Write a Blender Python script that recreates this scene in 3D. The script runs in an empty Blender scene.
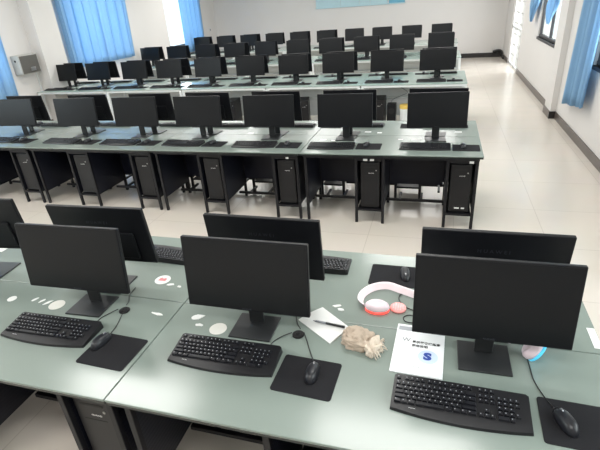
import bpy, bmesh, math, random
from mathutils import Vector, Matrix, noise
random.seed(7)
S = bpy.context.scene
COL = S.collection
PI = math.pi

# ------------------------------------------------------------------ camera
CAM = (-0.67619, -1.00042, 2.09730)
YAW, PITCH, ROLL, FPX = -0.311397, 0.458682, -0.075675, 453.113
fw = Vector((math.sin(YAW)*math.cos(PITCH), math.cos(YAW)*math.cos(PITCH), -math.sin(PITCH)))
r0 = Vector((math.cos(YAW), -math.sin(YAW), 0)); u0 = r0.cross(fw)
rt = math.cos(ROLL)*r0 + math.sin(ROLL)*u0
up = -math.sin(ROLL)*r0 + math.cos(ROLL)*u0
cd = bpy.data.cameras.new('camera'); cam = bpy.data.objects.new('camera', cd); COL.objects.link(cam)
m = Matrix((rt, up, -fw)).transposed().to_4x4(); m.translation = CAM
cam.matrix_world = m
cd.sensor_fit = 'HORIZONTAL'; cd.sensor_width = 36; cd.lens = FPX/600*36; cd.clip_start = .02; cd.clip_end = 200
S.camera = cam

# ------------------------------------------------------------------ world and light
S.view_settings.view_transform = 'Standard'; S.view_settings.look = 'None'
S.view_settings.exposure = 0.12; S.view_settings.gamma = 1.0; S.view_settings.use_curve_mapping = False
W = bpy.data.worlds.new('sky'); S.world = W; W.use_nodes = True
bg = W.node_tree.nodes['Background']; bg.inputs[0].default_value = (.80, .90, 1, 1); bg.inputs[1].default_value = 2.2

def area(name, loc, rot, sx, sy, power, col):
    l = bpy.data.lights.new(name, 'AREA'); l.shape = 'RECTANGLE'; l.size = sx; l.size_y = sy; l.energy = power; l.color = col
    o = bpy.data.objects.new(name, l); COL.objects.link(o); o.location = loc; o.rotation_euler = rot
    return o
CEIL = 3.3
XL, XR, YB, YF = -8.85, 1.26, 16.0, -3.2
# daylight outside the windows (left wall looks +x, right wall looks -x)
for (y0, y1, pw) in ((-2.0, 1.4, 90), (4.0, 6.35, 75), (8.2, 10.6, 75), (12.5, 14.7, 75)):
    area('daylight_left', (XL-.45, (y0+y1)/2, 1.9), (0, -PI/2, 0), 1.7, y1-y0, pw, (.86, .93, 1))
for (y0, y1, pw) in ((-1.2, 1.4, 70), (3.2, 6.07, 60), (8.3, 10.4, 60)):
    area('daylight_right', (XR+.45, (y0+y1)/2, 1.9), (0, PI/2, 0), 1.7, y1-y0, pw, (1, .98, .95))
area('daylight_door', (XR+.45, 13.55, 1.3), (0, PI/2, 0), 2.3, 1.8, 60, (1, .98, .95))
# rows of ceiling lamps
for y in (-1.2, 2.0, 5.6, 9.2, 12.6):
    for x in (-7.0, -3.8, -0.9):
        area('ceiling_lamp', (x, y, CEIL-.06), (0, 0, 0), 1.5, .5, 42 if y < 9 else 55, (1, .98, .95))

# ------------------------------------------------------------------ materials
def lin(r, g, b):
    f = lambda c: (c/255/12.92 if c/255 <= .04045 else ((c/255+.055)/1.055)**2.4)
    return (f(r), f(g), f(b), 1)
def mat(name, rgb, rough=.5, metal=0, spec=.5, var=.05, scale=18, bump=0, bscale=200, emit=None, es=0, coat=0, sheen=0):
    m = bpy.data.materials.new(name); m.use_nodes = True
    nt = m.node_tree; N = nt.nodes; L = nt.links; b = N['Principled BSDF']
    tc = N.new('ShaderNodeTexCoord'); nz = N.new('ShaderNodeTexNoise'); nz.inputs['Scale'].default_value = scale; nz.inputs['Detail'].default_value = 4
    L.new(tc.outputs['Object'], nz.inputs['Vector'])
    mx = N.new('ShaderNodeMix'); mx.data_type = 'RGBA'
    c = lin(*rgb); mx.inputs[6].default_value = tuple(v*(1-var) for v in c[:3])+(1,); mx.inputs[7].default_value = tuple(min(1, v*(1+var)) for v in c[:3])+(1,)
    L.new(nz.outputs['Fac'], mx.inputs[0]); L.new(mx.outputs[2], b.inputs['Base Color'])
    b.inputs['Roughness'].default_value = rough; b.inputs['Metallic'].default_value = metal; b.inputs['Specular IOR Level'].default_value = spec
    b.inputs['Coat Weight'].default_value = coat; b.inputs['Sheen Weight'].default_value = sheen
    if bump:
        n2 = N.new('ShaderNodeTexNoise'); n2.inputs['Scale'].default_value = bscale; L.new(tc.outputs['Object'], n2.inputs['Vector'])
        bp = N.new('ShaderNodeBump'); bp.inputs['Strength'].default_value = bump; bp.inputs['Distance'].default_value = .01
        L.new(n2.outputs['Fac'], bp.inputs['Height']); L.new(bp.outputs[0], b.inputs['Normal'])
    if emit:
        b.inputs['Emission Color'].default_value = lin(*emit); b.inputs['Emission Strength'].default_value = es
    return m
M = dict(
    glass_top=mat('frosted_glass', (126, 137, 131), .2, spec=.5, var=.04, scale=3),
    pale_top=mat('pale_glass', (152, 172, 165), .1, spec=.6, var=.04, scale=3),
    top_edge=mat('glass_edge', (34, 40, 39), .25),
    frame=mat('charcoal_steel', (22, 22, 26), .45, spec=.3, var=.08),
    panel=mat('navy_panel', (16, 19, 34), .42, spec=.3, var=.1, scale=5),
    white=mat('white_steel', (222, 226, 226), .35),
    whitepanel=mat('white_board_panel', (205, 207, 207), .5),
    screen=mat('monitor_screen', (17, 19, 22), .3, spec=.26, var=.03, scale=6),
    bezel=mat('monitor_plastic', (16, 17, 21), .4, spec=.25),
    stand=mat('stand_plastic', (36, 38, 40), .38, var=.04),
    key=mat('keycap', (22, 23, 29), .42, spec=.45),
    kbody=mat('keyboard_body', (24, 24, 28), .4, spec=.45),
    legend=mat('key_legend', (170, 172, 178), .6),
    pad=mat('mouse_pad_cloth', (34, 34, 37), .85, spec=.15, bump=.1, bscale=900),
    mouse=mat('mouse_plastic', (34, 35, 40), .34, spec=.4),
    wheel=mat('mouse_wheel', (150, 152, 156), .3, metal=.6),
    case=mat('tower_case', (22, 22, 26), .42, spec=.3, var=.06),
    tfront=mat('tower_front', (21, 21, 24), .35, spec=.35, var=.04),
    dark=mat('dark_recess', (14, 14, 16), .6),
    cable=mat('cable_rubber', (20, 20, 22), .5),
    logo=mat('logo_grey', (60, 64, 72), .35, metal=.3),
    logo_white=mat('logo_white', (225, 225, 225), .4),
    paper=mat('white_paper', (222, 223, 222), .7, var=.02),
    cream=mat('cream_paper', (206, 205, 199), .7, var=.03),
    pinkink=mat('pink_ink', (205, 130, 135), .7),
    rag=mat('beige_cotton', (190, 174, 158), .95, spec=.1, var=.18, scale=28, bump=.5, bscale=350),
    fringe=mat('pale_cotton', (216, 203, 188), .95, spec=.1, var=.12, scale=60, bump=.4, bscale=500),
    booklet=mat('booklet_cover', (232, 235, 238), .4, var=.01),
    booklet_grey=mat('booklet_band', (150, 154, 160), .45),
    ink=mat('black_ink', (22, 24, 30), .6), inkgrey=mat('grey_ink', (130, 134, 140), .6),
    inkblue=mat('blue_ink', (34, 66, 150), .4, var=.25, scale=60),
    halo=mat('pale_blue_ink', (196, 212, 238), .4),
    hs=mat('headset_shell', (232, 214, 222), .35, var=.03),
    hs_pad=mat('headset_pad', (240, 226, 232), .6),
    led_red=mat('red_light_ring', (255, 90, 80), .3, emit=(255, 60, 50), es=1.6),
    led_cyan=mat('cyan_light_ring', (90, 200, 230), .3, emit=(70, 190, 235), es=.55),
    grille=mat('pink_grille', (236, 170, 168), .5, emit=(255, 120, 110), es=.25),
    pen=mat('pen_barrel', (24, 25, 28), .3), steel=mat('brushed_steel', (165, 165, 165), .3, metal=.9),
    wall=mat('painted_wall', (214, 211, 208), .8, spec=.25, var=.015, scale=2),
    ceil=mat('ceiling_paint', (225, 225, 222), .9, spec=.2),
    base=mat('baseboard_tile', (88, 80, 76), .3, var=.15, scale=6),
    base_dark=mat('dark_skirting', (40, 37, 37), .3, var=.1),
    alu=mat('dark_aluminium', (62, 62, 66), .4, metal=.3),
    box=mat('grey_box_metal', (164, 163, 158), .5), box_dark=mat('grey_box_front', (84, 82, 78), .55),
    yellow=mat('yellow_plastic', (222, 190, 96), .45),
    board=mat('blue_board', (176, 206, 214), .2), board2=mat('deep_blue_board', (104, 168, 196), .2),
)
def cloth_mat(name, rgb, transl):
    m = bpy.data.materials.new(name); m.use_nodes = True; nt = m.node_tree; N = nt.nodes; L = nt.links
    for n in list(N): N.remove(n)
    out = N.new('ShaderNodeOutputMaterial'); d = N.new('ShaderNodeBsdfDiffuse'); t = N.new('ShaderNodeBsdfTranslucent'); mx = N.new('ShaderNodeMixShader')
    nz = N.new('ShaderNodeTexNoise'); nz.inputs['Scale'].default_value = 60; tc = N.new('ShaderNodeTexCoord'); L.new(tc.outputs['Object'], nz.inputs['Vector'])
    rp = N.new('ShaderNodeMix'); rp.data_type = 'RGBA'; c = lin(*rgb)
    rp.inputs[6].default_value = tuple(v*.93 for v in c[:3])+(1,); rp.inputs[7].default_value = c
    L.new(nz.outputs['Fac'], rp.inputs[0]); L.new(rp.outputs[2], d.inputs[0]); L.new(rp.outputs[2], t.inputs[0])
    mx.inputs[0].default_value = transl; L.new(d.outputs[0], mx.inputs[1]); L.new(t.outputs[0], mx.inputs[2]); L.new(mx.outputs[0], out.inputs[0])
    return m
M['curtain'] = cloth_mat('blue_curtain', (156, 196, 228), .4)
def glass_mat():
    m = bpy.data.materials.new('window_glass'); m.use_nodes = True; nt = m.node_tree; N = nt.nodes; L = nt.links
    for n in list(N): N.remove(n)
    out = N.new('ShaderNodeOutputMaterial'); t = N.new('ShaderNodeBsdfTransparent'); g = N.new('ShaderNodeBsdfGlossy'); mx = N.new('ShaderNodeMixShader'); fr = N.new('ShaderNodeLayerWeight')
    t.inputs[0].default_value = (.93, .97, .96, 1); g.inputs['Roughness'].default_value = .03
    fr.inputs[0].default_value = .12
    L.new(fr.outputs[1], mx.inputs[0]); L.new(t.outputs[0], mx.inputs[1]); L.new(g.outputs[0], mx.inputs[2]); L.new(mx.outputs[0], out.inputs[0])
    return m
M['glass'] = glass_mat()
def floor_mat():
    m = bpy.data.materials.new('polished_cream_tile'); m.use_nodes = True; nt = m.node_tree; N = nt.nodes; L = nt.links; b = N['Principled BSDF']
    tc = N.new('ShaderNodeTexCoord'); br = N.new('ShaderNodeTexBrick'); br.offset = 0; br.inputs['Scale'].default_value = 1
    br.inputs['Brick Width'].default_value = .8; br.inputs['Row Height'].default_value = .8; br.inputs['Mortar Size'].default_value = .003
    br.inputs['Color1'].default_value = lin(214, 206, 196); br.inputs['Color2'].default_value = lin(212, 204, 194); br.inputs['Mortar'].default_value = lin(192, 183, 173)
    mp = N.new('ShaderNodeMapping'); mp.inputs['Location'].default_value = (.45, .27, 0)
    L.new(tc.outputs['Object'], mp.inputs[0]); L.new(mp.outputs[0], br.inputs['Vector'])
    nz = N.new('ShaderNodeTexNoise'); nz.inputs['Scale'].default_value = 2.5; nz.inputs['Detail'].default_value = 5; L.new(tc.outputs['Object'], nz.inputs['Vector'])
    mx = N.new('ShaderNodeMix'); mx.data_type = 'RGBA'; mx.blend_type = 'MULTIPLY'; mx.inputs[0].default_value = .06
    L.new(br.outputs['Color'], mx.inputs[6]); L.new(nz.outputs['Color'], mx.inputs[7]); L.new(mx.outputs[2], b.inputs['Base Color'])
    mr = N.new('ShaderNodeMapRange'); mr.inputs[3].default_value = .14; mr.inputs[4].default_value = .26; L.new(nz.outputs['Fac'], mr.inputs[0]); L.new(mr.outputs[0], b.inputs['Roughness'])
    return m
M['floor'] = floor_mat()
def vent_mat():   # dark panel with fine horizontal louvre stripes
    m = mat('louvred_navy', (17, 20, 32), .45); nt = m.node_tree; N = nt.nodes; L = nt.links; b = N['Principled BSDF']
    tc = N.new('ShaderNodeTexCoord'); w = N.new('ShaderNodeTexWave'); w.bands_direction = 'Z'; w.inputs['Scale'].default_value = 14; L.new(tc.outputs['Object'], w.inputs[0])
    bp = N.new('ShaderNodeBump'); bp.inputs['Strength'].default_value = .15; bp.inputs['Distance'].default_value = .003; L.new(w.outputs[0], bp.inputs['Height']); L.new(bp.outputs[0], b.inputs['Normal'])
    return m
M['louvre'] = vent_mat()

# ------------------------------------------------------------------ mesh helpers
def box(bm, x0, x1, y0, y1, z0, z1, bev=0, seg=2):
    r = bmesh.ops.create_cube(bm, size=1); vs = r['verts']
    for v in vs: v.co = Vector(((x0+x1)/2+v.co.x*(x1-x0), (y0+y1)/2+v.co.y*(y1-y0), (z0+z1)/2+v.co.z*(z1-z0)))
    if bev:
        es = list({e for v in vs for e in v.link_edges})
        bmesh.ops.bevel(bm, geom=es, offset=bev, segments=seg, affect='EDGES', profile=.5)
    return vs
def cyl(bm, c, r, h, n=24, r2=None, axis='Z', bev=0):
    mt = Matrix.Translation(c)
    if axis == 'Y': mt = mt @ Matrix.Rotation(PI/2, 4, 'X')
    if axis == 'X': mt = mt @ Matrix.Rotation(PI/2, 4, 'Y')
    res = bmesh.ops.create_cone(bm, cap_ends=True, segments=n, radius1=r, radius2=r if r2 is None else r2, depth=h, matrix=mt)
    if bev:
        es = list({e for v in res['verts'] for e in v.link_edges if len(e.link_faces) == 2 and e.calc_face_angle() > .8})
        bmesh.ops.bevel(bm, geom=es, offset=bev, segments=2, affect='EDGES')
    return res['verts']
def tube(bm, pts, r, n=8, taper=None):
    pts = [Vector(p) for p in pts]; rings = []
    for i, p in enumerate(pts):
        t = (pts[min(i+1, len(pts)-1)]-pts[max(i-1, 0)]).normalized()
        a = t.cross(Vector((0, 0, 1)))
        if a.length < 1e-3: a = t.cross(Vector((1, 0, 0)))
        a.normalize(); b = a.cross(t)
        rr = r if taper is None else r*taper[i]
        rings.append([bm.verts.new(p+rr*(math.cos(2*PI*k/n)*a+math.sin(2*PI*k/n)*b)) for k in range(n)])
    for i in range(len(rings)-1):
        for k in range(n):
            bm.faces.new((rings[i][k], rings[i][(k+1) % n], rings[i+1][(k+1) % n], rings[i+1][k]))
    bm.faces.new(rings[0][::-1]); bm.faces.new(rings[-1])
def smooth_path(pts, n=8):
    P = [Vector(p) for p in pts]; P = [P[0]]+P+[P[-1]]; out = []
    for i in range(1, len(P)-2):
        a, b, c, d = P[i-1:i+3]
        for k in range(n):
            t = k/n; out.append(.5*((2*b)+(-a+c)*t+(2*a-5*b+4*c-d)*t*t+(-a+3*b-3*c+d)*t**3))
    out.append(P[-2]); return out
def obj(name, bm, material, parent=None, smooth=False):
    me = bpy.data.meshes.new(name); bmesh.ops.recalc_face_normals(bm, faces=bm.faces); bm.to_mesh(me); bm.free()
    if smooth:
        for p in me.polygons: p.use_smooth = True
    me.materials.append(M[material] if isinstance(material, str) else material)
    o = bpy.data.objects.new(name, me); COL.objects.link(o)
    if parent: o.parent = parent
    return o
def bxo(name, b, material, parent=None, bev=0):
    bm = bmesh.new(); box(bm, *b, bev=bev); return obj(name, bm, material, parent)
def empty(name, loc=(0, 0, 0), rz=0):
    o = bpy.data.objects.new(name, None); o.empty_display_size = .1; COL.objects.link(o); o.location = loc; o.rotation_euler = (0, 0, rz); return o
def tag(o, label, cat, group=None):
    o['label'] = label; o['category'] = cat
    if group: o['group'] = group
    elif 'group' in o: del o['group']
    return o
def struct(name, bm_or_box, material, parent=None):
    if isinstance(bm_or_box, tuple): o = bxo(name, bm_or_box, material, parent)
    else: o = obj(name, bm_or_box, material, parent)
    if parent is None: o['kind'] = 'structure'
    return o
def copy_tree(o, parent=None):
    c = o.copy(); COL.objects.link(c)
    if parent: c.parent = parent
    for ch in o.children: copy_tree(ch, c)
    return c
def place(proto, used, loc, rz, label, cat, group):
    o = proto if not used else copy_tree(proto)
    o.location = loc; o.rotation_euler = (0, 0, rz); return tag(o, label, cat, group)
def text_bm(s, size, depth=.0006, align='CENTER', bold=0):
    cu = bpy.data.curves.new('txt', 'FONT'); cu.body = s; cu.size = size; cu.align_x = align; cu.align_y = 'CENTER'; cu.extrude = depth/2; cu.resolution_u = 3; cu.offset = bold
    ob = bpy.data.objects.new('txt', cu); COL.objects.link(ob); dg = bpy.context.evaluated_depsgraph_get()
    me = bpy.data.meshes.new_from_object(ob.evaluated_get(dg)); bm = bmesh.new(); bm.from_mesh(me)
    bpy.data.objects.remove(ob); bpy.data.curves.remove(cu); bpy.data.meshes.remove(me); return bm
ORD = ['first', 'second', 'third', 'fourth', 'fifth', 'sixth', 'seventh', 'eighth', 'ninth', 'tenth']

# ------------------------------------------------------------------ room shell
struct('floor', (XL-.3, XR+.3, YF-.2, YB+.2, -.1, 0), 'floor')
struct('ceiling', (XL-.3, XR+.3, YF-.2, YB+.2, CEIL, CEIL+.15), 'ceil')
def wall_holes(name, x0, x1, holes, y0=YF-.2, y1=YB+.2):
    bm = bmesh.new(); y = y0
    for (a, b, z0, z1) in sorted(holes):
        box(bm, x0, x1, y, a, 0, CEIL)
        if z0 > .01: box(bm, x0, x1, a, b, 0, z0)
        box(bm, x0, x1, a, b, z1, CEIL); y = b
    box(bm, x0, x1, y, y1, 0, CEIL); return struct(name, bm, 'wall')
WT = .24
WL = [(-2.0, 1.4, 1.08, 2.75), (4.0, 6.35, 1.08, 2.75), (8.25, 10.55, 1.08, 2.75), (12.55, 14.75, 1.02, 2.75)]
WR = [(-1.2, 1.4, 1.08, 2.75), (3.2, 6.07, 1.08, 2.75), (8.3, 10.36, 1.08, 2.75), (12.6, 14.55, 0, 2.5)]
wall_holes('wall_left', XL-WT, XL, WL); wall_holes('wall_right', XR, XR+WT, WR)
struct('wall_back', (XL, XR, YB, YB+.2, 0, CEIL), 'wall')
struct('wall_front', (XL, XR, YF-.2, YF, 0, CEIL), 'wall')
# pillars built into the walls
struct('trim_1', (XL, XL+.27, 7.12, 7.75, 0, CEIL), 'wall')
struct('trim_2', (XR-.09, XR, 7.62, 8.12, 0, CEIL), 'wall')
def window(n, x0, x1, y0, y1, z0, z1, mulls, inward):
    xc = (x0+x1)/2; f = bmesh.new()
    box(f, xc-.03, xc+.03, y0, y1, z0, z0+.05); box(f, xc-.03, xc+.03, y0, y1, z1-.05, z1)
    for y in [y0+.025, y1-.025]+list(mulls): box(f, xc-.025, xc+.025, y-.018, y+.018, z0+.05, z1-.05)
    e = empty('window_%d' % n, (0, 0, 0)); e['kind'] = 'structure'
    obj('window_frame', f, 'alu', e)
    bxo('pane', (xc-.004, xc+.004, y0+.05, y1-.05, z0+.05, z1-.05), 'glass', e)
    if inward: bxo('window_sill', (inward[0], inward[1], y0-.02, y1+.02, z0-.05, z0), 'alu', e)
k = 1
for (a, b, z0, z1) in WL:
    window(k, XL-WT, XL, a, b, z0, z1, [(a+b)/2+.12], None); k += 1
for (a, b, z0, z1) in WR[:3]:
    window(k, XR, XR+.12, a, b, z0, z1, [a+(b-a)*.13, (a+b)/2, b-(b-a)*.02], (XR-.012, XR+.1)); k += 1
# white lattice door at the far right corner
d = empty('door_1'); d['kind'] = 'structure'
f = bmesh.new(); xd0, xd1 = XR+.03, XR+.08
for y in (12.63, 13.57, 14.52): box(f, xd0, xd1, y-.03, y+.03, 0, 2.5)
for z in (.03, 1.0, 2.47): box(f, xd0, xd1, 12.6, 14.55, z-.03, z+.03)
obj('door_frame', f, 'white', d)
f = bmesh.new()
for i in range(1, 6): 
    for a in (12.66, 13.6): box(f, xd0+.015, xd1-.015, a+i*.147-.005, a+i*.147+.005, .06, 2.44)
for i in range(1, 9): box(f, xd0+.018, xd1-.018, 12.66, 14.49, i*.28-.007, i*.28+.007)
obj('lattice', f, 'box', d)
# skirting
struct('baseboard_left', (XL, XL+.015, YF, YB, 0, .12), 'base')
bm = bmesh.new()
for (a, b) in ((YF, 7.62), (8.12, 12.6), (14.55, YB)): box(bm, XR-.015, XR, a, b, 0, .12)
box(bm, XR-.105, XR-.09, 7.605, 8.135, 0, .12)
struct('baseboard_right', bm, 'base')
struct('trim_3', (XR-.105, XR, 7.605, 7.62, 0, .12), 'base_dark')
bm = bmesh.new(); box(bm, XL, XR, YB-.02, YB, 0, .14); struct('baseboard_back', bm, 'base_dark')
bm = bmesh.new(); tube(bm, smooth_path([(.95, 15.95, .16), (1.1, 15.93, .2), (1.2, 15.9, .17), (1.235, 15.7, .08), (1.235, 15.4, .03)]), .045)
tag(obj('floor_cable', bm, 'cable', None, True), 'thick black cable bundle in the far right corner beside the lattice door', 'cable')

# ------------------------------------------------------------------ curtains
def curtain(x, y0, y1, z0, z1, amp, n, label, side, lean=0, seed=0, hem=0):
    rnd = random.Random(seed); ph = [rnd.uniform(0, 6) for _ in range(4)]
    bm = bmesh.new(); NU, NV = n*10, 14; g = []
    for j in range(NV+1):
        v = j/NV; row = []
        for i in range(NU+1):
            u = i/NU
            dx = amp*math.sin(2*PI*n*u+.6*math.sin(3*u*PI+ph[0])+.3*v) + .4*amp*math.sin(2*PI*n*.47*u+ph[1])
            yy = y0+(y1-y0)*(u+.012*math.sin(2*PI*n*u*2+ph[2]))*(1-.03*(1-v)) + lean*(1-v)
            row.append(bm.verts.new((x+side*dx*(1.0-.25*v), yy, z0+hem*(1-u)*(1-v)+(z1-z0)*v)))
        g.append(row)
    for j in range(NV):
        for i in range(NU): bm.faces.new((g[j][i], g[j][i+1], g[j+1][i+1], g[j+1][i]))
    o = obj('curtain', bm, 'curtain', None, True)
    s = o.modifiers.new('thickness', 'SOLIDIFY'); s.thickness = .004
    tag(o, label, 'curtain'); return o
curtain(XL+.13, 4.6, 6.42, .7, 3.0, .04, 7, 'blue curtain at the left edge of the view, before the pillar with the grey box', 1, seed=1)
curtain(XL+.13, 8.0, 10.5, 1.05, 3.0, .05, 8, 'wide bright blue curtain on the left wall behind the third desk row', 1, seed=2)
curtain(XL+.065, 13.3, 14.85, .8, 3.0, .033, 5, 'blue curtain in the far left corner beside a bright bare pane', 1, seed=3)
curtain(XR-.10, 5.5, 6.65, .42, 3.0, .032, 5, 'long blue curtain gathered against the right wall beside the pillar', -1, lean=.27, seed=4, hem=.16)
rail = bmesh.new(); 
def bunch(y, ztip, w, lab, seed):
    bm = bmesh.new(); rnd = random.Random(seed); N = 28; rings = []
    prof = [(3.0, .5), (2.5, .55), (2.15, .55), (2.0, .42), (1.92, .4), (1.86, .6), (1.76, .8), (1.68, .72), (1.58, .55), (ztip+.08, .35), (ztip, .16)]
    for i, (z, s) in enumerate(prof):
        ring = []
        for k_ in range(N):
            a = 2*PI*k_/N; rr = s*w*(.8+.3*abs(math.sin(4*a+seed+z*1.2))+.1*math.sin(9*a+z*4))
            ring.append(bm.verts.new((XR-.11+.28*rr*math.cos(a), y+rr*math.sin(a)+(.0 if z > 1.8 else (1.8-z)*.55)+.04*math.sin(z*9), z+.05*math.sin(3*a+seed)*(i > 4))))
        rings.append(ring)
    for i in range(len(rings)-1):
        for k_ in range(N): bm.faces.new((rings[i][k_], rings[i][(k_+1) % N], rings[i+1][(k_+1) % N], rings[i+1][k_]))
    bm.faces.new(rings[0]); bm.faces.new(rings[-1][::-1])
    o = obj('curtain', bm, 'curtain', None, True); s = o.modifiers.new('smooth', 'SUBSURF'); s.levels = 1; s.render_levels = 1
    tag(o, lab, 'curtain')
bunch(10.5, 1.36, .36, 'knotted blue curtain bunch at the far jamb of the right-hand window', 1)
bunch(8.65, 1.42, .38, 'knotted blue curtain bunch at the near jamb of the right-hand window', 4)

# ------------------------------------------------------------------ board, wall box, socket
b = empty('display_board', (-3.45, YB, 1.82))
tag(b, 'pale blue panelled board high on the back wall', 'board')
for (x0, x1, mm) in ((-1.5, -.64, 'board'), (-.63, .01, 'board'), (.02, .37, 'board'), (.38, .95, 'board')):
    bxo('panel', (x0, x1, -.03, 0, 0, 1.2), mm, b)
p = bxo('panel', (1.0, 1.52, -.03, 0, 0, 1.2), 'board2', b); p['label'] = 'deeper blue panel'
bxo('bottom_rail', (-1.52, 1.54, -.035, 0, -.03, 0), 'board', b)
b = empty('wall_box', (XL, 6.78, 1.14)); tag(b, 'grey metal box fixed high on the left wall before the pillar', 'box')
bm = bmesh.new(); box(bm, 0, .2, -.24, .24, 0, .36, .008); obj('case', bm, 'box', b)
bm = bmesh.new(); box(bm, .2, .208, -.22, .22, .015, .345, .003); dr = obj('front', bm, 'box_dark', b); dr['label'] = 'darker grey front'
bm = bmesh.new(); box(bm, .208, .225, -.02, .1, .05, .12, .004); obj('latch', bm, 'steel', dr)
bm = bmesh.new(); cyl(bm, (.1, -.243, .26), .02, .006, axis='Y'); obj('lock', bm, 'dark', b)
bm = bmesh.new(); tube(bm, smooth_path([(XL+.012, 7.05, 1.14), (XL+.012, 7.06, .9), (XL+.012, 7.05, .5), (XL+.02, 7.05, .125)]), .012)
tag(obj('conduit', bm, 'white', None, True), 'thin white conduit running down the left wall below the grey box', 'conduit')
b = empty('wall_socket', (XL, 15.44, 1.35)); tag(b, 'small white wall socket by the far left corner', 'socket')
bm = bmesh.new(); box(bm, 0, .012, -.05, .05, -.05, .08, .004); obj('plate', bm, 'whitepanel', b)
bm = bmesh.new(); box(bm, .012, .016, -.02, .02, -.01, .04); obj('outlet', bm, 'dark', b)

# ------------------------------------------------------------------ desks
D, TOP = .648, .75
def desk_black(Wd, towers=True):
    """glass-topped desk, user sits at -y; local x 0..Wd, y 0..D"""
    t = empty('computer_desk')
    bm = bmesh.new(); box(bm, .002, Wd-.002, 0, D-.002, TOP-.012, TOP, .002, 1); obj('tabletop', bm, 'glass_top', t)
    bm = bmesh.new(); box(bm, .004, Wd-.004, .004, D-.004, TOP-.028, TOP-.012); obj('top_edge', bm, 'top_edge', t)
    bm = bmesh.new()
    box(bm, .03, Wd-.03, .03, .055, TOP-.055, TOP-.028); box(bm, .03, Wd-.03, D-.055, D-.03, TOP-.055, TOP-.028)
    obj('apron', bm, 'frame', t)
    h = Wd/2
    legs = [.045, h-.30, h-.035, Wd-.30, Wd-.045]
    for x in legs:
        for y in (.065, D-.05):
            bm = bmesh.new(); box(bm, x-.014, x+.014, y-.014, y+.014, 0, TOP-.028, .002, 1); obj('leg', bm, 'frame', t)
    for x1 in (h-.035, Wd-.045):
        x0 = x1-(.265 if x1 < h else .255)
        bm = bmesh.new(); box(bm, x0+.014, x1-.014, .052, D-.05, .135, .155)
        obj('tower_shelf', bm, 'frame', t); bm = bmesh.new(); box(bm, x0+.014, x1-.014, .052, .078, TOP-.085, TOP-.06); obj('top_bar', bm, 'frame', t)
        for x in (x0, x1):
            bm = bmesh.new(); box(bm, x-.008, x+.008, .079, D-.064, .16, TOP-.03); obj('side_panel', bm, 'louvre', t)
    bm = bmesh.new(); box(bm, .037, .053, .079, D-.064, .16, TOP-.03); obj('side_panel', bm, 'louvre', t)
    for (a, b_) in ((.06, h-.32), (h-.02, Wd-.32)):
        bm = bmesh.new(); box(bm, a, b_, D-.05, D-.035, .23, TOP-.03); p = obj('modesty_panel', bm, 'panel', t)
        bm = bmesh.new(); cyl(bm, ((a+.06), D-.052, .56), .022, .006, 20, axis='Y'); obj('cable_port', bm, 'inkgrey', p)
        bm = bmesh.new(); box(bm, a-.02, b_+.02, .41, .435, .105, .13); obj('foot_rail', bm, 'frame', t)
        for f_ in (.22, .62):
            bm = bmesh.new(); xs_ = a+(b_-a)*f_; box(bm, xs_-.012, xs_+.012, .436, D-.03, .107, .128); obj('strut', bm, 'frame', t)
    return t
def desk_white(Wd):
    t = empty('computer_desk')
    bm = bmesh.new(); box(bm, .002, Wd-.002, 0, D-.002, TOP-.012, TOP, .002, 1); obj('tabletop', bm, 'pale_top', t)
    bm = bmesh.new(); box(bm, .01, Wd-.01, .012, .04, TOP-.05, TOP-.012); box(bm, .01, Wd-.01, D-.04, D-.012, TOP-.05, TOP-.012)
    box(bm, .01, .04, .04, D-.04, TOP-.05, TOP-.012); box(bm, Wd-.04, Wd-.01, .04, D-.04, TOP-.05, TOP-.012); obj('apron', bm, 'white', t)
    for x in (.03, Wd-.03):
        for y in (.03, D-.03):
            bm = bmesh.new(); box(bm, x-.022, x+.022, y-.022, y+.022, 0, TOP-.05, .002, 1); obj('leg', bm, 'white', t)
    bm = bmesh.new(); box(bm, .055, Wd-.055, D-.045, D-.03, .1, TOP-.05); obj('modesty_panel', bm, 'whitepanel', t)
    bm = bmesh.new(); box(bm, .055, Wd-.055, D-.1, D-.05, .42, .44); obj('cable_tray', bm, 'white', t)
    return t
ROW_Y = [0, 3.14, 6.86, 10.1, 13.28]
ROWN = ['nearest', 'second', 'third', 'fourth', 'backmost']
EDGE = [.035, -.25, -.24, -.24, -.24]; DW = [1.895, 1.715, 1.71, 1.71, 1.71]; ND = [2, 4, 5, 5, 5]
protoA = {0: desk_black(1.895), 1: desk_black(1.715)}; protoW = desk_white(1.71); usedA = {0: 0, 1: 0}; usedW = 0
SIDEW = {0: 'near side', 1: 'far side'}
for r in range(5):
    for k in range(ND[r]):
        x1 = EDGE[r]-k*DW[r]; x0 = x1-DW[r]; y = ROW_Y[r]
        for s in (0, 1):
            colr = 'black-framed glass desk' if r < 2 else 'white-framed glass desk'
            pos = 'at the right aisle' if k == 0 else '%s from the right aisle' % ORD[k]
            lab = '%s, %s of the %s row, %s' % (colr, SIDEW[s], ROWN[r], pos)
            loc, rz = ((x0, y, 0), 0) if s == 0 else ((x1, y+2*D, 0), PI)
            grp = '%s desks of the %s row' % ('near side' if s == 0 else 'far side', ROWN[r])
            if r < 2: place(protoA[r], usedA[r], loc, rz, lab, 'desk', grp); usedA[r] = 1
            else: place(protoW, usedW, loc, rz, lab, 'desk', grp); usedW = 1

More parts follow.
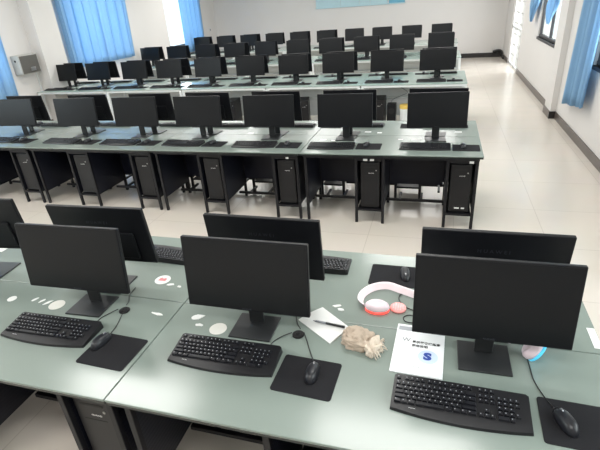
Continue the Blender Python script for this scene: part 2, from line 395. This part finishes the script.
# ------------------------------------------------------------------ monitors
MW, MH, MZ, MT = .57, .336, .138, .11    # width, height, bottom above desk, tilt
def make_monitor():
    t = empty('monitor')
    ca, sa = math.cos(MT), math.sin(MT)
    def tilt(bm):
        for v in bm.verts:
            x, y, z = v.co; z -= MZ; v.co = Vector((x, y*ca+z*sa, MZ+z*ca-y*sa))
        return bm
    bm = bmesh.new(); box(bm, -MW/2, MW/2, 0, .022, MZ, MZ+MH, .004); hs = obj('housing', tilt(bm), 'bezel', t)
    bm = bmesh.new(); box(bm, -.2, .2, .022, .036, MZ+.03, MZ+.19, .006); obj('rear_cover', tilt(bm), 'bezel', hs)
    bm = bmesh.new(); box(bm, -MW/2+.006, MW/2-.006, -.0012, .0004, MZ+.018, MZ+MH-.006); obj('screen', tilt(bm), 'screen', t)
    bm = bmesh.new(); box(bm, -.036, .036, .082, .098, .008, MZ+.15, .006); box(bm, -.03, .03, .04, .09, MZ+.07, MZ+.13, .004); obj('stand_column', bm, 'stand', t)
    bm = bmesh.new(); box(bm, -.1, .1, -.03, .145, 0, .008, .003); obj('stand_base', bm, 'stand', t)
    tx = text_bm('HUAWEI', .011)
    for v in tx.verts: v.co = Vector((v.co.x, -.0013-v.co.z, MZ+.009+v.co.y))
    g = obj('logo', tilt(tx), 'logo', t); g['label'] = 'small grey lettering on the chin'
    tx = text_bm('H U A W E I', .024)
    for v in tx.verts: v.co = Vector((-v.co.x, .0225+abs(v.co.z), MZ+.245+v.co.y))
    g = obj('rear_logo', tilt(tx), 'logo', t); g['label'] = 'grey lettering across the back'
    return t
mon = make_monitor(); mused = 0
# plain copy without lettering for the rows where none can be read
def put_monitor(x, y, rz, lab, grp):
    global mused
    o = place(mon, mused, (x, y, TOP), rz, lab, 'monitor', grp); mused = 1; return o
SEATX = {
 (0, 0): [-.433, -1.425, -2.331], (0, 1): [-.42, -1.43, -2.355, -3.2],
 (1, 0): [-.673, -1.59, -2.425, -3.28, -4.10, -4.95, -5.90], (1, 1): [-.675, -1.58, -2.41, -3.25, -4.02, -4.93, -5.93],
}
YAWS = {(0, 0): [.012, .012, .04], (0, 1): [.01, 0, .045, .1], (1, 0): [.08, .027, .034, .03, .05, .06, .06], (1, 1): [-.055, -.015, -.04, -.06, -.005, .0, 0]}
FY = [.475, .46, .48, .48, .48]; RY = [.79, .765, .79, .79, .79]
rnd = random.Random(3)
for r in range(5):
    for s in (0, 1):
        if r < 2: xs, ys = SEATX[(r, s)], YAWS[(r, s)]
        else:
            xs = [-.715-.853*i+rnd.uniform(-.03, .03) for i in range(10)]; ys = [rnd.uniform(-.05, .05) for _ in xs]
        for i, x in enumerate(xs):
            pos = 'nearest the right aisle' if i == 0 else '%s from the right aisle' % ORD[i]
            if s == 0:
                lab = 'black monitor facing the camera in the %s row, %s' % (ROWN[r], pos)
                put_monitor(x, ROW_Y[r]+FY[r], ys[i], lab, 'monitors facing the camera, %s row' % ROWN[r])
            else:
                lab = 'black monitor seen from behind in the %s row, %s' % (ROWN[r], pos)
                put_monitor(x, ROW_Y[r]+RY[r], PI+ys[i], lab, 'monitors facing away, %s row' % ROWN[r])

# ------------------------------------------------------------------ keyboards
KW, KD = .475, .155
def kz(y): return .012+.014*(y+KD/2)/KD     # top of the deck, rising to the back
def kb_body():
    bm = bmesh.new(); pts = []
    out = []
    n = 16
    for i in range(n+1):
        u = i/n*2-1; out.append((u*KW/2, -KD/2-.022*(1-u*u)))
    out += [(KW/2, KD/2-.008), (KW/2-.01, KD/2), (-KW/2+.01, KD/2), (-KW/2, KD/2-.008)]
    lo = [bm.verts.new((x, y, 0)) for x, y in out]; hi = [bm.verts.new((x*.99, y*.97, kz(y)+(.004 if y > 0 else 0))) for x, y in out]
    bm.faces.new(lo[::-1]); bm.faces.new(hi)
    for i in range(len(out)): bm.faces.new((lo[i], lo[(i+1) % len(out)], hi[(i+1) % len(out)], hi[i]))
    return bm
U = .0190
def key_layout():
    ks = []; x0 = -KW/2+.012
    rows = [[1, -.6, 1, 1, 1, 1, -.35, 1, 1, 1, 1, -.35, 1, 1, 1, 1], [1]*13+[2], [1.5]+[1]*12+[1.5], [1.75]+[1]*11+[2.25], [2.25]+[1]*10+[2.75], [1.4, 1.2, 1.4, 5.4, 1.4, 1.4, 1.2, 1.6]]
    ysr = [.058, .033, .0135, -.006, -.0255, -.045]
    for r, row in enumerate(rows):
        x = x0
        for w in row:
            if w < 0: x += -w*U; continue
            ks.append((x, x+w*U-.0022, ysr[r])); x += w*U
    xb = x0+15.3*U
    for r, cnt in ((0, 3), (1, 3), (2, 3)): 
        for c in range(cnt): ks.append((xb+c*U, xb+(c+1)*U-.0022, ysr[r]))
    ks.append((xb+U, xb+2*U-.0022, ysr[4]))
    for c in range(3): ks.append((xb+c*U, xb+(c+1)*U-.0022, ysr[5]))
    xn = xb+3.3*U
    for r in (1, 2, 3, 4, 5):
        for c in range(4):
            if r in (3, 5) and c == 3: continue
            if r == 5 and c == 1: continue
            w = 2 if (r == 5 and c == 0) else 1
            ks.append((xn+c*U, xn+(c+w)*U-.0022, ysr[r]))
    return ks
def key_bm(bm, a, b_, y):
    vs = box(bm, a, b_, y-.0083, y+.0083, kz(y)+.0012, kz(y)+.0085)
    for v in vs:
        if v.co.z > kz(y)+.005: v.co.x += .0018*(1 if v.co.x < (a+b_)/2 else -1); v.co.y += .0018*(1 if v.co.y < y else -1)
    return bm
KEYS = key_layout()
def make_keyboard(full):
    t = empty('keyboard'); body = obj('body', kb_body(), 'kbody', t)
    bm = bmesh.new(); box(bm, -.035, .035, -KD/2+.004, -KD/2+.0055, .0135, .0145)
    if full:
        tx = text_bm('HUAWEI', .006, .0004)
        for v in tx.verts: v.co = Vector((v.co.x-.16, v.co.y-KD/2+.012, kz(-KD/2+.012)+.0002+v.co.z))
        obj('logo', tx, 'logo_white', t)
        for i, (a, b_, y) in enumerate(KEYS):
            kk = obj('key', key_bm(bmesh.new(), a, b_, y), 'key', t)
        lg = bmesh.new()
        for (a, b_, y) in KEYS:
            if b_-a < .03: box(lg, a+.0045, a+.0075, y+.0005, y+.0042, kz(y)+.0083, kz(y)+.0088)
        obj('legends', lg, 'legend', t)['kind'] = 'stuff'
    else:
        bb = bmesh.new()
        for (a, b_, y) in KEYS: key_bm(bb, a, b_, y)
        obj('keys', bb, 'key', t)
    bm.free(); return t
kbF = make_keyboard(True); kbS = make_keyboard(False); kuf = kus = 0
def put_kb(full, x, y, rz, lab, grp):
    global kuf, kus
    if full: o = place(kbF, kuf, (x, y, TOP), rz, lab, 'keyboard', grp); kuf = 1
    else: o = place(kbS, kus, (x, y, TOP), rz, lab, 'keyboard', grp); kus = 1
    return o
# ------------------------------------------------------------------ mouse and pad
def make_mouse():
    t = empty('mouse'); bm = bmesh.new(); NU, NV = 20, 10; L2, W2, H = .057, .031, .037
    rings = []
    for j in range(NV+1):
        ph = PI/2*j/NV; ring = []
        for i in range(NU):
            a = 2*PI*i/NU; cx, cy = math.cos(a), math.sin(a)
            wx = W2*(1-.12*math.cos(a*2)*.5-.10*(1-abs(cy)))
            e = math.cos(ph)**.55
            x = wx*cx*e; y = L2*cy*e
            z = H*math.sin(ph)**.9*(1-.25*((y-.0)/L2)*(.6) - .12*(y/L2)**2)
            ring.append(bm.verts.new((x, y, z)))
        rings.append(ring)
    for j in range(NV):
        for i in range(NU): bm.faces.new((rings[j][i], rings[j][(i+1) % NU], rings[j+1][(i+1) % NU], rings[j+1][i]))
    bm.faces.new(rings[0][::-1]); bmesh.ops.remove_doubles(bm, verts=bm.verts, dist=1e-6)
    obj('shell', bm, 'mouse', t, True)
    bm = bmesh.new(); cyl(bm, (0, .031, .0275), .009, .006, 18, axis='X', bev=.001); obj('scroll_wheel', bm, 'wheel', t)
    bm = bmesh.new(); box(bm, -.0006, .0006, .036, .052, .018, .0235); obj('button_seam', bm, 'dark', t)
    return t
mo = make_mouse(); mou = 0
def put_mouse(x, y, z, rz, lab, grp):
    global mou
    o = place(mo, mou, (x, y, z), rz, lab, 'mouse', grp); mou = 1; return o
def make_pad(w, h):
    bm = bmesh.new(); box(bm, -w/2, w/2, -h/2, h/2, 0, .003)
    es = [e for e in bm.edges if abs(e.verts[0].co.z-e.verts[1].co.z) > .001]; bmesh.ops.bevel(bm, geom=es, offset=.012, segments=4, affect='EDGES', profile=.5)
    return obj('mouse_pad', bm, 'pad')
pad = make_pad(.245, .20); padu = 0
def put_pad(x, y, rz, lab, grp):
    global padu
    o = place(pad, padu, (x, y, TOP), rz, lab, 'mouse pad', grp); padu = 1; return o

who = ['the monitor nearest the right aisle', 'the middle front monitor', 'the left front monitor']
nearkb = [(-.535, .268, -.02), (-1.485, .327, .01), (-2.392, .315, .02)]
nearpad = [(-.146, .262, -.03), (-1.11, .285, -.04), (-2.003, .252, -.03)]
nearmouse = [(-.192, .258, .35), (-1.09, .30, .0), (-2.09, .288, -.1)]
kbobj = []
for i in range(3):
    kbobj.append(put_kb(True, *nearkb[i], 'black keyboard on the nearest row in front of %s' % who[i], 'keyboards on the near side of the nearest row'))
    put_pad(*nearpad[i], 'black mouse pad right of the keyboard before %s' % who[i], 'mouse pads on the near side of the nearest row')
    x, y, a = nearmouse[i]; put_mouse(x, y, TOP+.003, a, 'black mouse on the pad beside the keyboard of %s' % who[i], 'mice on the near side of the nearest row')
farkb = [(-1.325, 1.115, PI+.03), (-2.27, 1.075, PI-.06)]
for (x, y, a), w in zip(farkb, ('the middle rear monitor', 'the left rear monitor')):
    put_kb(True, x, y, a, 'black keyboard peeking out behind %s of the nearest row' % w, 'keyboards on the far side of the nearest row')
put_pad(-.845, 1.08, .0, 'black mouse pad on the far side of the nearest row behind the pink headset', None)
put_mouse(-.785, 1.085, TOP+.003, PI+.15, 'black mouse on the pad behind the pink headset', None)
for r in range(1, 5):
    for s in (0, 1):
        if r < 2: xs = SEATX[(r, s)]
        else: xs = [-.715-.853*i for i in range(10)]
        if r >= 3 and s == 1: continue
        for i, x in enumerate(xs):
            pos = 'nearest the right aisle' if i == 0 else '%s from the right aisle' % ORD[i]
            sd = 'near side' if s == 0 else 'far side'; y0 = ROW_Y[r]
            ky, py, rz = (y0+.235, y0+.25, 0) if s == 0 else (y0+2*D-.25, y0+2*D-.25, PI)
            sg = 1 if s == 0 else -1
            j = rnd.uniform(-.015, .015); a = rnd.uniform(-.04, .04)
            put_kb(False, x-sg*.10+j, ky+rnd.uniform(-.02, .02), rz+a, 'black keyboard on the %s of the %s row, %s' % (sd, ROWN[r], pos), 'keyboards on the %s of the %s row' % (sd, ROWN[r]))
            if r <= 2:
                px = x+sg*(.275+j)
                put_pad(px, py, rz+a*.5, 'black mouse pad on the %s of the %s row, %s' % (sd, ROWN[r], pos), 'mouse pads on the %s of the %s row' % (sd, ROWN[r]))
                put_mouse(px-sg*.03+j, py+.02, TOP+.003, rz+rnd.uniform(-.3, .3), 'black mouse on its pad, %s of the %s row, %s' % (sd, ROWN[r], pos), 'mice on the %s of the %s row' % (sd, ROWN[r]))

# ------------------------------------------------------------------ computer towers
TW, TD, TH = .19, .40, .485
def make_tower():
    t = empty('computer_tower')
    bm = bmesh.new(); box(bm, -TW/2, TW/2, .012, TD, .008, TH, .004); obj('case', bm, 'case', t)
    for x in (-.06, .06):
        for y in (.05, .31):
            bm = bmesh.new(); cyl(bm, (x, y, .004), .012, .008, 12); obj('foot', bm, 'dark', t)
    bm = bmesh.new(); box(bm, -TW/2+.002, TW/2-.002, -.004, .012, .01, TH-.002, .004)
    fp = obj('front_panel', bm, 'tfront', t)
    bm = bmesh.new(); box(bm, -.06, .06, -.0052, -.0038, .43, .443); obj('drive_slot', bm, 'dark', fp); bm = bmesh.new(); box(bm, -.06, .06, -.0052, -.0038, .345, .348); obj('drive_slot', bm, 'dark', fp)
    bm = bmesh.new(); box(bm, -.055, .055, -.0056, -.0036, .04, .075); 
    obj('lower_vent', bm, 'dark', fp)
    bm = bmesh.new(); cyl(bm, (.06, -.005, .405), .007, .004, 16, axis='Y'); obj('power_button', bm, 'steel', fp)
    tx = text_bm('HUAWEI', .014)
    for v in tx.verts: v.co = Vector((v.co.x+.012, -.0043-v.co.z, .375+v.co.y))
    obj('logo', tx, 'logo_white', fp)
    return t
tw = make_tower(); twu = 0
def put_tower(x, y, z, rz, lab, grp):
    global twu
    o = place(tw, twu, (x, y, z), rz, lab, 'computer', grp); twu = 1; return o
for r in (0, 1):
    n = 0
    for k in range(ND[r]):
        for half in (0, 1):
            if r == 0 and k == 1 and half == 1: continue
            x1 = EDGE[r]-k*DW[r]-(.045 if half == 0 else DW[r]/2+.035); xc = x1-.13
            pos = 'nearest the right aisle' if n == 0 else '%s from the right aisle' % ORD[n]
            if not (r == 0 and n in (0, 1)):
                put_tower(xc, ROW_Y[r]+.085, .156, 0, 'black computer tower on the shelf under the %s row, %s' % (ROWN[r], pos), 'towers under the %s row' % ROWN[r])
            n += 1
        # tower labels
def sticker(x, y, z, w, h, lab):
    tag(bxo('sticker', (x-w/2, x+w/2, y-.001, y, z-h/2, z+h/2), 'paper'), lab, 'sticker')
for (x, y, z, w, h, lab) in ((-1.315, 3.14+.052, .678, .04, .022, 'white sticker above the second tower of the second row, left of a pair'),
                      (-1.25, 3.14+.052, .678, .04, .022, 'white sticker above the second tower of the second row, right of a pair'),
                      (-.345, 3.14+.052, .678, .038, .026, 'small white sticker above the rightmost tower of the second row'),
                      (-2.11, 3.14+.052, .678, .03, .02, 'small white sticker above the third tower of the second row')):
    sticker(x, y, z, w, h, lab)
sticker(-.44, 3.2193, .205, .045, .014, 'white sticker low on the rightmost tower of the second row, left of two')
sticker(-.385, 3.2193, .205, .03, .014, 'white sticker low on the rightmost tower of the second row, right of two')
for (x, y, w, lab) in ((-1.395, 3.93, .07, 'white sticker on the second row beside the second monitor, left of two'),
                       (-1.265, 3.90, .05, 'white sticker on the second row beside the second monitor, right of two'),
                       (-1.704, 3.585, .06, 'white sticker behind the second keyboard of the second row, right of two'),
                       (-1.83, 3.61, .07, 'white sticker behind the second keyboard of the second row, left of two'),
                       (-.45, 3.95, .07, 'white sticker on the second row just right of the rightmost monitor'),
                       (-.865, 3.64, .09, 'white sticker on the second row left of the rightmost monitor stand'),
                       (-1.02, 3.655, .05, 'smaller white sticker on the second row farther left of the rightmost monitor stand'),
                       (-2.75, 3.84, .07, 'white sticker on the second row left of the third monitor from the aisle')):
    tag(bxo('sticker', (x-w/2, x+w/2, y-.02, y+.02, TOP, TOP+.0006), 'paper'), lab, 'sticker')
for (x, y, a, lab) in ((-1.66, 6.97, .0, 'dark computer tower on the floor under the third row, second desk from the right aisle'),
                      (-3.0, 6.93, .2, 'dark computer tower turned aside on the floor under the third row behind the second-row keyboard'),
                      (-4.45, 6.95, .1, 'dark computer tower on the floor under the third desk of the third row')):
    put_tower(x, y, 0, a, lab, None)
b = empty('speaker', (-1.44, 7.0, .0)); tag(b, 'glossy black upright speaker beside the tower under the third row', 'speaker')
bm = bmesh.new(); box(bm, -.075, .075, 0, .16, .0, .40, .008); obj('cabinet', bm, 'bezel', b)
bm = bmesh.new(); cyl(bm, (0, -.001, .28), .05, .004, 24, axis='Y'); obj('woofer', bm, 'dark', b)
b = empty('waste_bin', (-1.2, 7.0, 0)); tag(b, 'white ribbed bin with a yellow rim under the right desk of the third row', 'bin')
bm = bmesh.new()
N = 32; rings = []
for z, rr in ((0, .075), (.33, .095)): rings.append([bm.verts.new(((rr+(.004 if i_ % 2 else 0))*math.cos(2*PI*i_/N), (rr+(.004 if i_ % 2 else 0))*math.sin(2*PI*i_/N), z)) for i_ in range(N)])
for i_ in range(N): bm.faces.new((rings[0][i_], rings[0][(i_+1) % N], rings[1][(i_+1) % N], rings[1][i_]))
bm.faces.new(rings[0][::-1]); bm.faces.new(rings[1]); obj('body', bm, 'white', b)
bm = bmesh.new(); cyl(bm, (0, 0, .36), .102, .06, 32, bev=.006); obj('rim', bm, 'yellow', b)
bm = bmesh.new(); tube(bm, smooth_path([(-1.45, 7.393, .72), (-1.3, 7.393, .6), (-1.2, 7.393, .52), (-1.32, 7.393, .46), (-1.47, 7.393, .38), (-1.5, 7.393, .2)]), .006)
tag(obj('hanging_cable', bm, 'inkgrey', None, True), 'grey cable looping over the white panel under the third row', 'cable')

# ------------------------------------------------------------------ things lying on the nearest row
Z = TOP
# cable ports and the cables that run to them
for i, (gx, gy) in enumerate(((-1.213, .52), (-2.133, .525))):
    g = empty('cable_holder', (gx, gy, Z)); tag(g, 'black cable holder on the desk right of the %s' % ('middle front monitor' if i == 0 else 'left front monitor'), 'cable holder')
    bm = bmesh.new(); cyl(bm, (0, 0, .004), .027, .008, 24, bev=.002); obj('disc', bm, 'dark', g)
    bm = bmesh.new(); cyl(bm, (0, 0, .012), .012, .010, 16, r2=.008); obj('peg', bm, 'dark', g)
def cable(pts, lab, r=.0022):
    bm = bmesh.new(); tube(bm, smooth_path(pts), r, 6); tag(obj('cable', bm, 'cable', None, True), lab, 'cable')
c = Z+.003
cable([(-1.315, .413, c), (-1.31, .45, c), (-1.28, .49, c+.004), (-1.24, .515, c+.012)], 'thin black keyboard cable curving to the holder right of the middle front monitor')
cable([(-1.10, .362, c+.004), (-1.13, .42, c), (-1.16, .48, c), (-1.188, .53, c+.01)], 'thin black mouse cable running to the holder right of the middle front monitor')
cable([(-1.21, .548, c+.012), (-1.24, .60, c), (-1.26, .66, c), (-1.25, .72, c)], 'thin black cable running behind the middle front monitor from its holder')
cable([(-2.215, .41, c), (-2.215, .45, c), (-2.19, .49, c+.003), (-2.161, .515, c+.012)], 'thin black keyboard cable curving to the holder right of the left front monitor')
cable([(-2.085, .352, c+.004), (-2.095, .40, c), (-2.11, .45, c), (-2.12, .498, c+.01)], 'thin black mouse cable running to the holder right of the left front monitor')
cable([(-2.14, .553, c+.012), (-2.16, .60, c), (-2.19, .65, c), (-2.2, .72, c)], 'thin black cable running behind the left front monitor from its holder')
cable([(-.215, .318, c+.004), (-.235, .36, c), (-.26, .44, c), (-.265, .52, c), (-.27, .60, c)], 'thin black mouse cable running behind the right front monitor')
cable([(-.73, .95, c), (-.78, .93, c), (-.80, .88, c), (-.77, .82, c), (-.72, .79, c), (-.70, .76, c)], 'thin black cable loop on the desk left of the right front monitor')
cable([(-.70, .745, c), (-.74, .755, c), (-.765, .735, c), (-.755, .705, c), (-.72, .70, c)], 'small black cable end loop beside the white booklet')
# paper discs
def disc(x, y, r, lab, mm='cream', ink=None):
    bm = bmesh.new(); cyl(bm, (0, 0, .001), r, .002, 32); o = obj('paper_disc', bm, mm); o.location = (x, y, Z); tag(o, lab, 'disc', None)
    if ink:
        bm = bmesh.new(); box(bm, -.022, .022, -.012, .012, .002, .0024)
        for dx in (-.012, .012): box(bm, dx-.004, dx+.004, .012, .018, .002, .0024)
        obj('print', bm, ink, o)
disc(-2.534, .50, .041, 'round cream paper disc on the desk left of the left front monitor stand')
disc(-1.595, .488, .041, 'round cream paper disc on the desk left of the middle front monitor stand')
disc(-2.092, .82, .044, 'round white paper disc with a pink print beside the left rear monitor', 'paper', 'pinkink')
disc(-2.835, .50, .024, 'small white paper dot at the far left edge of the nearest desk', 'paper')
def scrap(x, y, w, h, a, lab, seed):
    rn = random.Random(seed); bm = bmesh.new(); n = 9; w *= .8; h *= .8
    pts = [((.5+.35*rn.random())*w*math.cos(2*PI*i/n), (.5+.35*rn.random())*h*math.sin(2*PI*i/n)) for i in range(n)]
    lo = [bm.verts.new((px, py, 0)) for px, py in pts]; hi = [bm.verts.new((px*.95, py*.95, .0012+.003*rn.random())) for px, py in pts]
    bm.faces.new(lo[::-1]); bm.faces.new(hi)
    for i in range(n): bm.faces.new((lo[i], lo[(i+1) % n], hi[(i+1) % n], hi[i]))
    bmesh.ops.triangulate(bm, faces=bm.faces)
    o = obj('paper_scrap', bm, 'paper'); o.location = (x, y, Z); o.rotation_euler = (0, 0, a); tag(o, lab, 'paper scrap', 'torn paper scraps on the nearest desks')
for i, a in enumerate([(-2.695, .52, .012, .04, -.5, 'thin torn paper strip, leftmost of three left of the cream disc'), (-2.645, .515, .012, .035, -.5, 'thin torn paper strip, middle of three left of the cream disc'),
          (-2.60, .51, .014, .045, -.6, 'thin torn paper strip, nearest the cream disc at the left front monitor'), (-2.02, .785, .04, .02, .3, 'torn paper scrap just right of the disc with the pink print'),
          (-1.962, .775, .022, .016, .3, 'tiny torn paper scrap, second right of the disc with the pink print'), (-1.95, .534, .06, .014, -.15, 'long thin paper scrap alone left of the desk seam'),
          (-1.735, .55, .062, .032, .5, 'larger torn paper scrap left of the middle front monitor'), (-1.70, .497, .045, .016, .05, 'flat paper scrap below the larger one near the middle cream disc'),
          (-1.085, .765, .045, .018, .3, 'torn paper scrap behind the folded card with the pen'), (-1.062, .738, .035, .018, -.2, 'small torn paper scrap just behind the folded card, nearer of two')]):
    scrap(*a, seed=i)
# folded card and pen
bm = bmesh.new()
A, B, Cc, Dd = (-1.243, .624), (-1.152, .74), (-.991, .609), (-1.061, .491)
q = lambda u, v: ((1-u)*(1-v)*A[0]+u*(1-v)*B[0]+u*v*Cc[0]+(1-u)*v*Dd[0], (1-u)*(1-v)*A[1]+u*(1-v)*B[1]+u*v*Cc[1]+(1-u)*v*Dd[1])
NU = 12; g = []
for layer in (0, 1):
    rows_ = []
    for i in range(NU+1):
        u = i/NU; rows_.append([bm.verts.new((*q(u, v), Z+.0003+layer*.0016+.006*math.sin(PI*u)*(layer)+.002*v*layer)) for v in (0, .5, 1)])
    g.append(rows_)
for layer in (0, 1):
    for i in range(NU):
        for j in (0, 1): bm.faces.new((g[layer][i][j], g[layer][i+1][j], g[layer][i+1][j+1], g[layer][i][j+1]))
for i in range(NU):
    for j in (0, 2): bm.faces.new((g[0][i][j], g[0][i+1][j], g[1][i+1][j], g[1][i][j]))
for i in (0, NU):
    for j in (0, 1): bm.faces.new((g[0][i][j], g[0][i][j+1], g[1][i][j+1], g[1][i][j]))
tag(obj('folded_card', bm, 'paper'), 'folded white paper lying askew beside the middle front monitor with a pen on it', 'paper')
pe = empty('pen', (-1.08, .605, Z+.0155), -.12); tag(pe, 'black pen lying on the folded white paper', 'pen')
bm = bmesh.new(); cyl(bm, (.02, 0, 0), .0055, .09, 14, axis='X'); obj('barrel', bm, 'pen', pe, True)
bm = bmesh.new(); cyl(bm, (-.05, 0, 0), .0045, .05, 14, axis='X', r2=.0052); obj('grip', bm, 'inkgrey', pe, True)
bm = bmesh.new(); cyl(bm, (-.082, 0, 0), .0012, .015, 10, axis='X', r2=.0042); obj('tip', bm, 'steel', pe, True)
bm = bmesh.new(); box(bm, .025, .066, -.0015, .0015, .0055, .0075); obj('clip', bm, 'steel', pe)
# rag
rg = empty('cleaning_rag', (-.925, .515, Z), -.25); tag(rg, 'crumpled beige cotton rag with a pale frayed end beside the white booklet', 'rag')
def blob(cx, cy, rx, ry, h, seed, N=44, Mv=22, fold=.28):
    bm = bmesh.new(); rings = []
    for j in range(Mv+1):
        ph = PI/2*j/Mv; ring = []
        for i in range(N):
            a = 2*PI*i/N
            p = Vector((math.cos(a)*math.cos(ph), math.sin(a)*math.cos(ph), math.sin(ph)))
            d = 1+fold*noise.noise(p*2.2+Vector((seed, 0, 0)))+fold*.7*(1-2*abs(noise.noise(p*4.5+Vector((0, seed, 0)))))*math.sin(ph+.35)*.6
            e = math.cos(ph)**.7
            ring.append(bm.verts.new((cx+rx*d*math.cos(a)*e, cy+ry*d*math.sin(a)*e, max(0, h*d*math.sin(ph)**.8))))
        rings.append(ring)
    for j in range(Mv):
        for i in range(N): bm.faces.new((rings[j][i], rings[j][(i+1) % N], rings[j+1][(i+1) % N], rings[j+1][i]))
    bm.faces.new(rings[0][::-1]); bmesh.ops.remove_doubles(bm, verts=bm.verts, dist=1e-6); return bm
obj('body', blob(-.022, .004, .072, .056, .05, 3.1, N=64, Mv=30, fold=.42), 'rag', rg, True)
fr = obj('frayed_end', blob(.056, -.01, .034, .05, .04, 8.7, N=56, fold=.42), 'fringe', rg, True); fr['label'] = 'paler frayed end'
rn = random.Random(5)
for i in range(16):
    a = rn.uniform(-1.5, 1.1); bm = bmesh.new(); x0, y0 = .062+.024*math.cos(a), -.008+.042*math.sin(a)
    L_ = rn.uniform(.012, .03); z0 = rn.uniform(.008, .032)
    tube(bm, smooth_path([(x0, y0, z0), (x0+L_*.5*math.cos(a), y0+L_*.5*math.sin(a), z0+.006), (x0+L_*math.cos(a+.3), y0+L_*math.sin(a+.3), max(.003, z0-.012))], 4), .0022, 5)
    obj('thread', bm, 'fringe', rg, True)
# booklet
bk = empty('booklet', (-.688, .528, Z), -.035); tag(bk, 'white booklet with black lettering and a blue emblem under the right front monitor', 'booklet')
bm = bmesh.new(); box(bm, -.102, .102, -.15, .15, 0, .006, .001, 1); obj('cover', bm, 'booklet', bk)
bxo('band', (-.095, .102, .108, .136, .006, .0065), 'booklet_grey', bk)['label'] = 'grey printed band'
def btext(s, size, x, y, mm, name, z=.0064, flat=1, wide=1, bold=0):
    tx = text_bm(s, size, .0004, bold=bold)
    for v in tx.verts: v.co = Vector((x+v.co.x*wide, y+v.co.y*flat, z+v.co.z))
    return obj(name, tx, mm, bk)
btext('W', .034, -.055, .048, 'inkgrey', 'monogram')
btext('\u663e\u793a\u5668\u5feb\u901f\u6307\u5357', .0165, .028, .040, 'ink', 'title', bold=.0005)
btext('\u4f7f\u7528\u8bf4\u660e', .0165, .003, .017, 'ink', 'title', bold=.0005)
bm = bmesh.new(); cyl(bm, (.04, -.04, .0062), .04, .0004, 32); obj('emblem_halo', bm, 'halo', bk)
tx = text_bm('S', .064, .0004, bold=.004)
for v in tx.verts: v.co = Vector((.038+v.co.x*1.0, -.04+v.co.y*.85, .0070+v.co.z))
obj('emblem', tx, 'inkblue', bk)
btext('H U A W E I', .009, -.008, -.108, 'inkgrey', 'imprint')
# headsets
def headset(loc, rz, led, lab, band, lay=0, grille=True):
    t = empty('headset', loc, rz); tag(t, lab, 'headset')
    # near ear cup: led ring on the desk, shell above
    def cup(cx, cy, tl):
        bm = bmesh.new(); N = 32
        vs = cyl(bm, (0, 0, .006), .046, .012, N, bev=.003)
        def lie(b_):
            if tl:
                mt = Matrix.Rotation(-tl, 3, 'Y'); h0 = .046*1.1*math.sin(tl)
                for v in b_.verts:
                    v.co = mt @ (v.co-Vector((cx, cy, 0)))+Vector((cx, cy, h0))
        for v in bm.verts: v.co = Vector((cx+v.co.x*1.25*(.88 if tl else 1), cy+v.co.y*.85, v.co.z))
        lie(bm); ring = obj('light_ring', bm, led, t, True); ring['label'] = 'glowing ring'
        prof = [(.045, .012), (.047, .02), (.044, .032), (.034, .042), (.026, .044), (.020, .036)]
        bm = bmesh.new(); rings = [[bm.verts.new((cx+1.25*(.88 if tl else 1)*r_*math.cos(2*PI*i/N), cy+.85*r_*math.sin(2*PI*i/N), z)) for i in range(N)] for r_, z in prof]
        for j in range(len(rings)-1):
            for i in range(N): bm.faces.new((rings[j][i], rings[j][(i+1) % N], rings[j+1][(i+1) % N], rings[j+1][i]))
        bm.faces.new(rings[0][::-1]); bm.faces.new(rings[-1]); lie(bm); obj('ear_cup', bm, 'hs', t, True)
    cup(0, 0, lay)
    if grille:
        bm = bmesh.new(); cyl(bm, (.097, .024, .008), .037, .016, 28, bev=.004); gr = obj('ear_cup', bm, 'grille', t, True); gr['label'] = 'pink pierced ear cup'
        for i in range(-2, 3):
            for j in range(-2, 3):
                if i*i+j*j < 6:
                    bm = bmesh.new(); cyl(bm, (.097+i*.011, .024+j*.011, .0164), .003, .0008, 8); obj('grille_hole', bm, 'hs', gr)
    # flat band arching round from one cup to the other
    path = smooth_path(band, 8)
    bm = bmesh.new(); prev = None
    for i, p in enumerate(path):
        tt = (path[min(i+1, len(path)-1)]-path[max(i-1, 0)]).normalized(); nn = Vector((-tt.y, tt.x, 0)).normalized()
        wv = .014+.004*math.sin(PI*i/len(path)); hh = .013
        q_ = [bm.verts.new(p+nn*a*.004+nn*(b_*.010)+Vector((0, 0, b_*hh))) for a, b_ in ((-1, -1), (1, -1), (1, 1), (-1, 1))]
        if prev:
            for k_ in range(4): bm.faces.new((prev[k_], prev[(k_+1) % 4], q_[(k_+1) % 4], q_[k_]))
        else: bm.faces.new(q_)
        prev = q_
    bm.faces.new(prev[::-1]); obj('headband', bm, 'hs_pad', t)
    return t
headset((-.892, .77, Z), .0, 'led_red', 'pale pink headset with a red glowing ear cup left of the right front monitor',
        [(-.057, .0, .018), (-.086, .04, .016), (-.08, .10, .018), (-.035, .155, .022), (.03, .175, .026), (.10, .15, .026), (.17, .125, .022)])
headset((-.232, .562, Z), -.1, 'led_cyan', 'pale headset with a cyan glowing ear cup half behind the right front monitor',
        [(-.01, .04, .08), (-.03, .065, .068), (-.06, .075, .05), (-.078, .07, .032), (-.083, .055, .02)], lay=1.1, grille=False).scale = (1.1, 1.1, 1.1)
tag(bxo('paper_slip', (.0, .03, .68, .81, Z, Z+.0015), 'paper'), 'blank white paper slip at the right end of the nearest desk', 'paper')
tag(bxo('reflection_sheet', (-3.60, -3.37, .93, 1.08, Z, Z+.0015), 'paper'), 'white sheet standing for a desk-top reflection at the far left beside a rear monitor', 'paper')  # pale reflection in the glass top, laid on as a white sheet
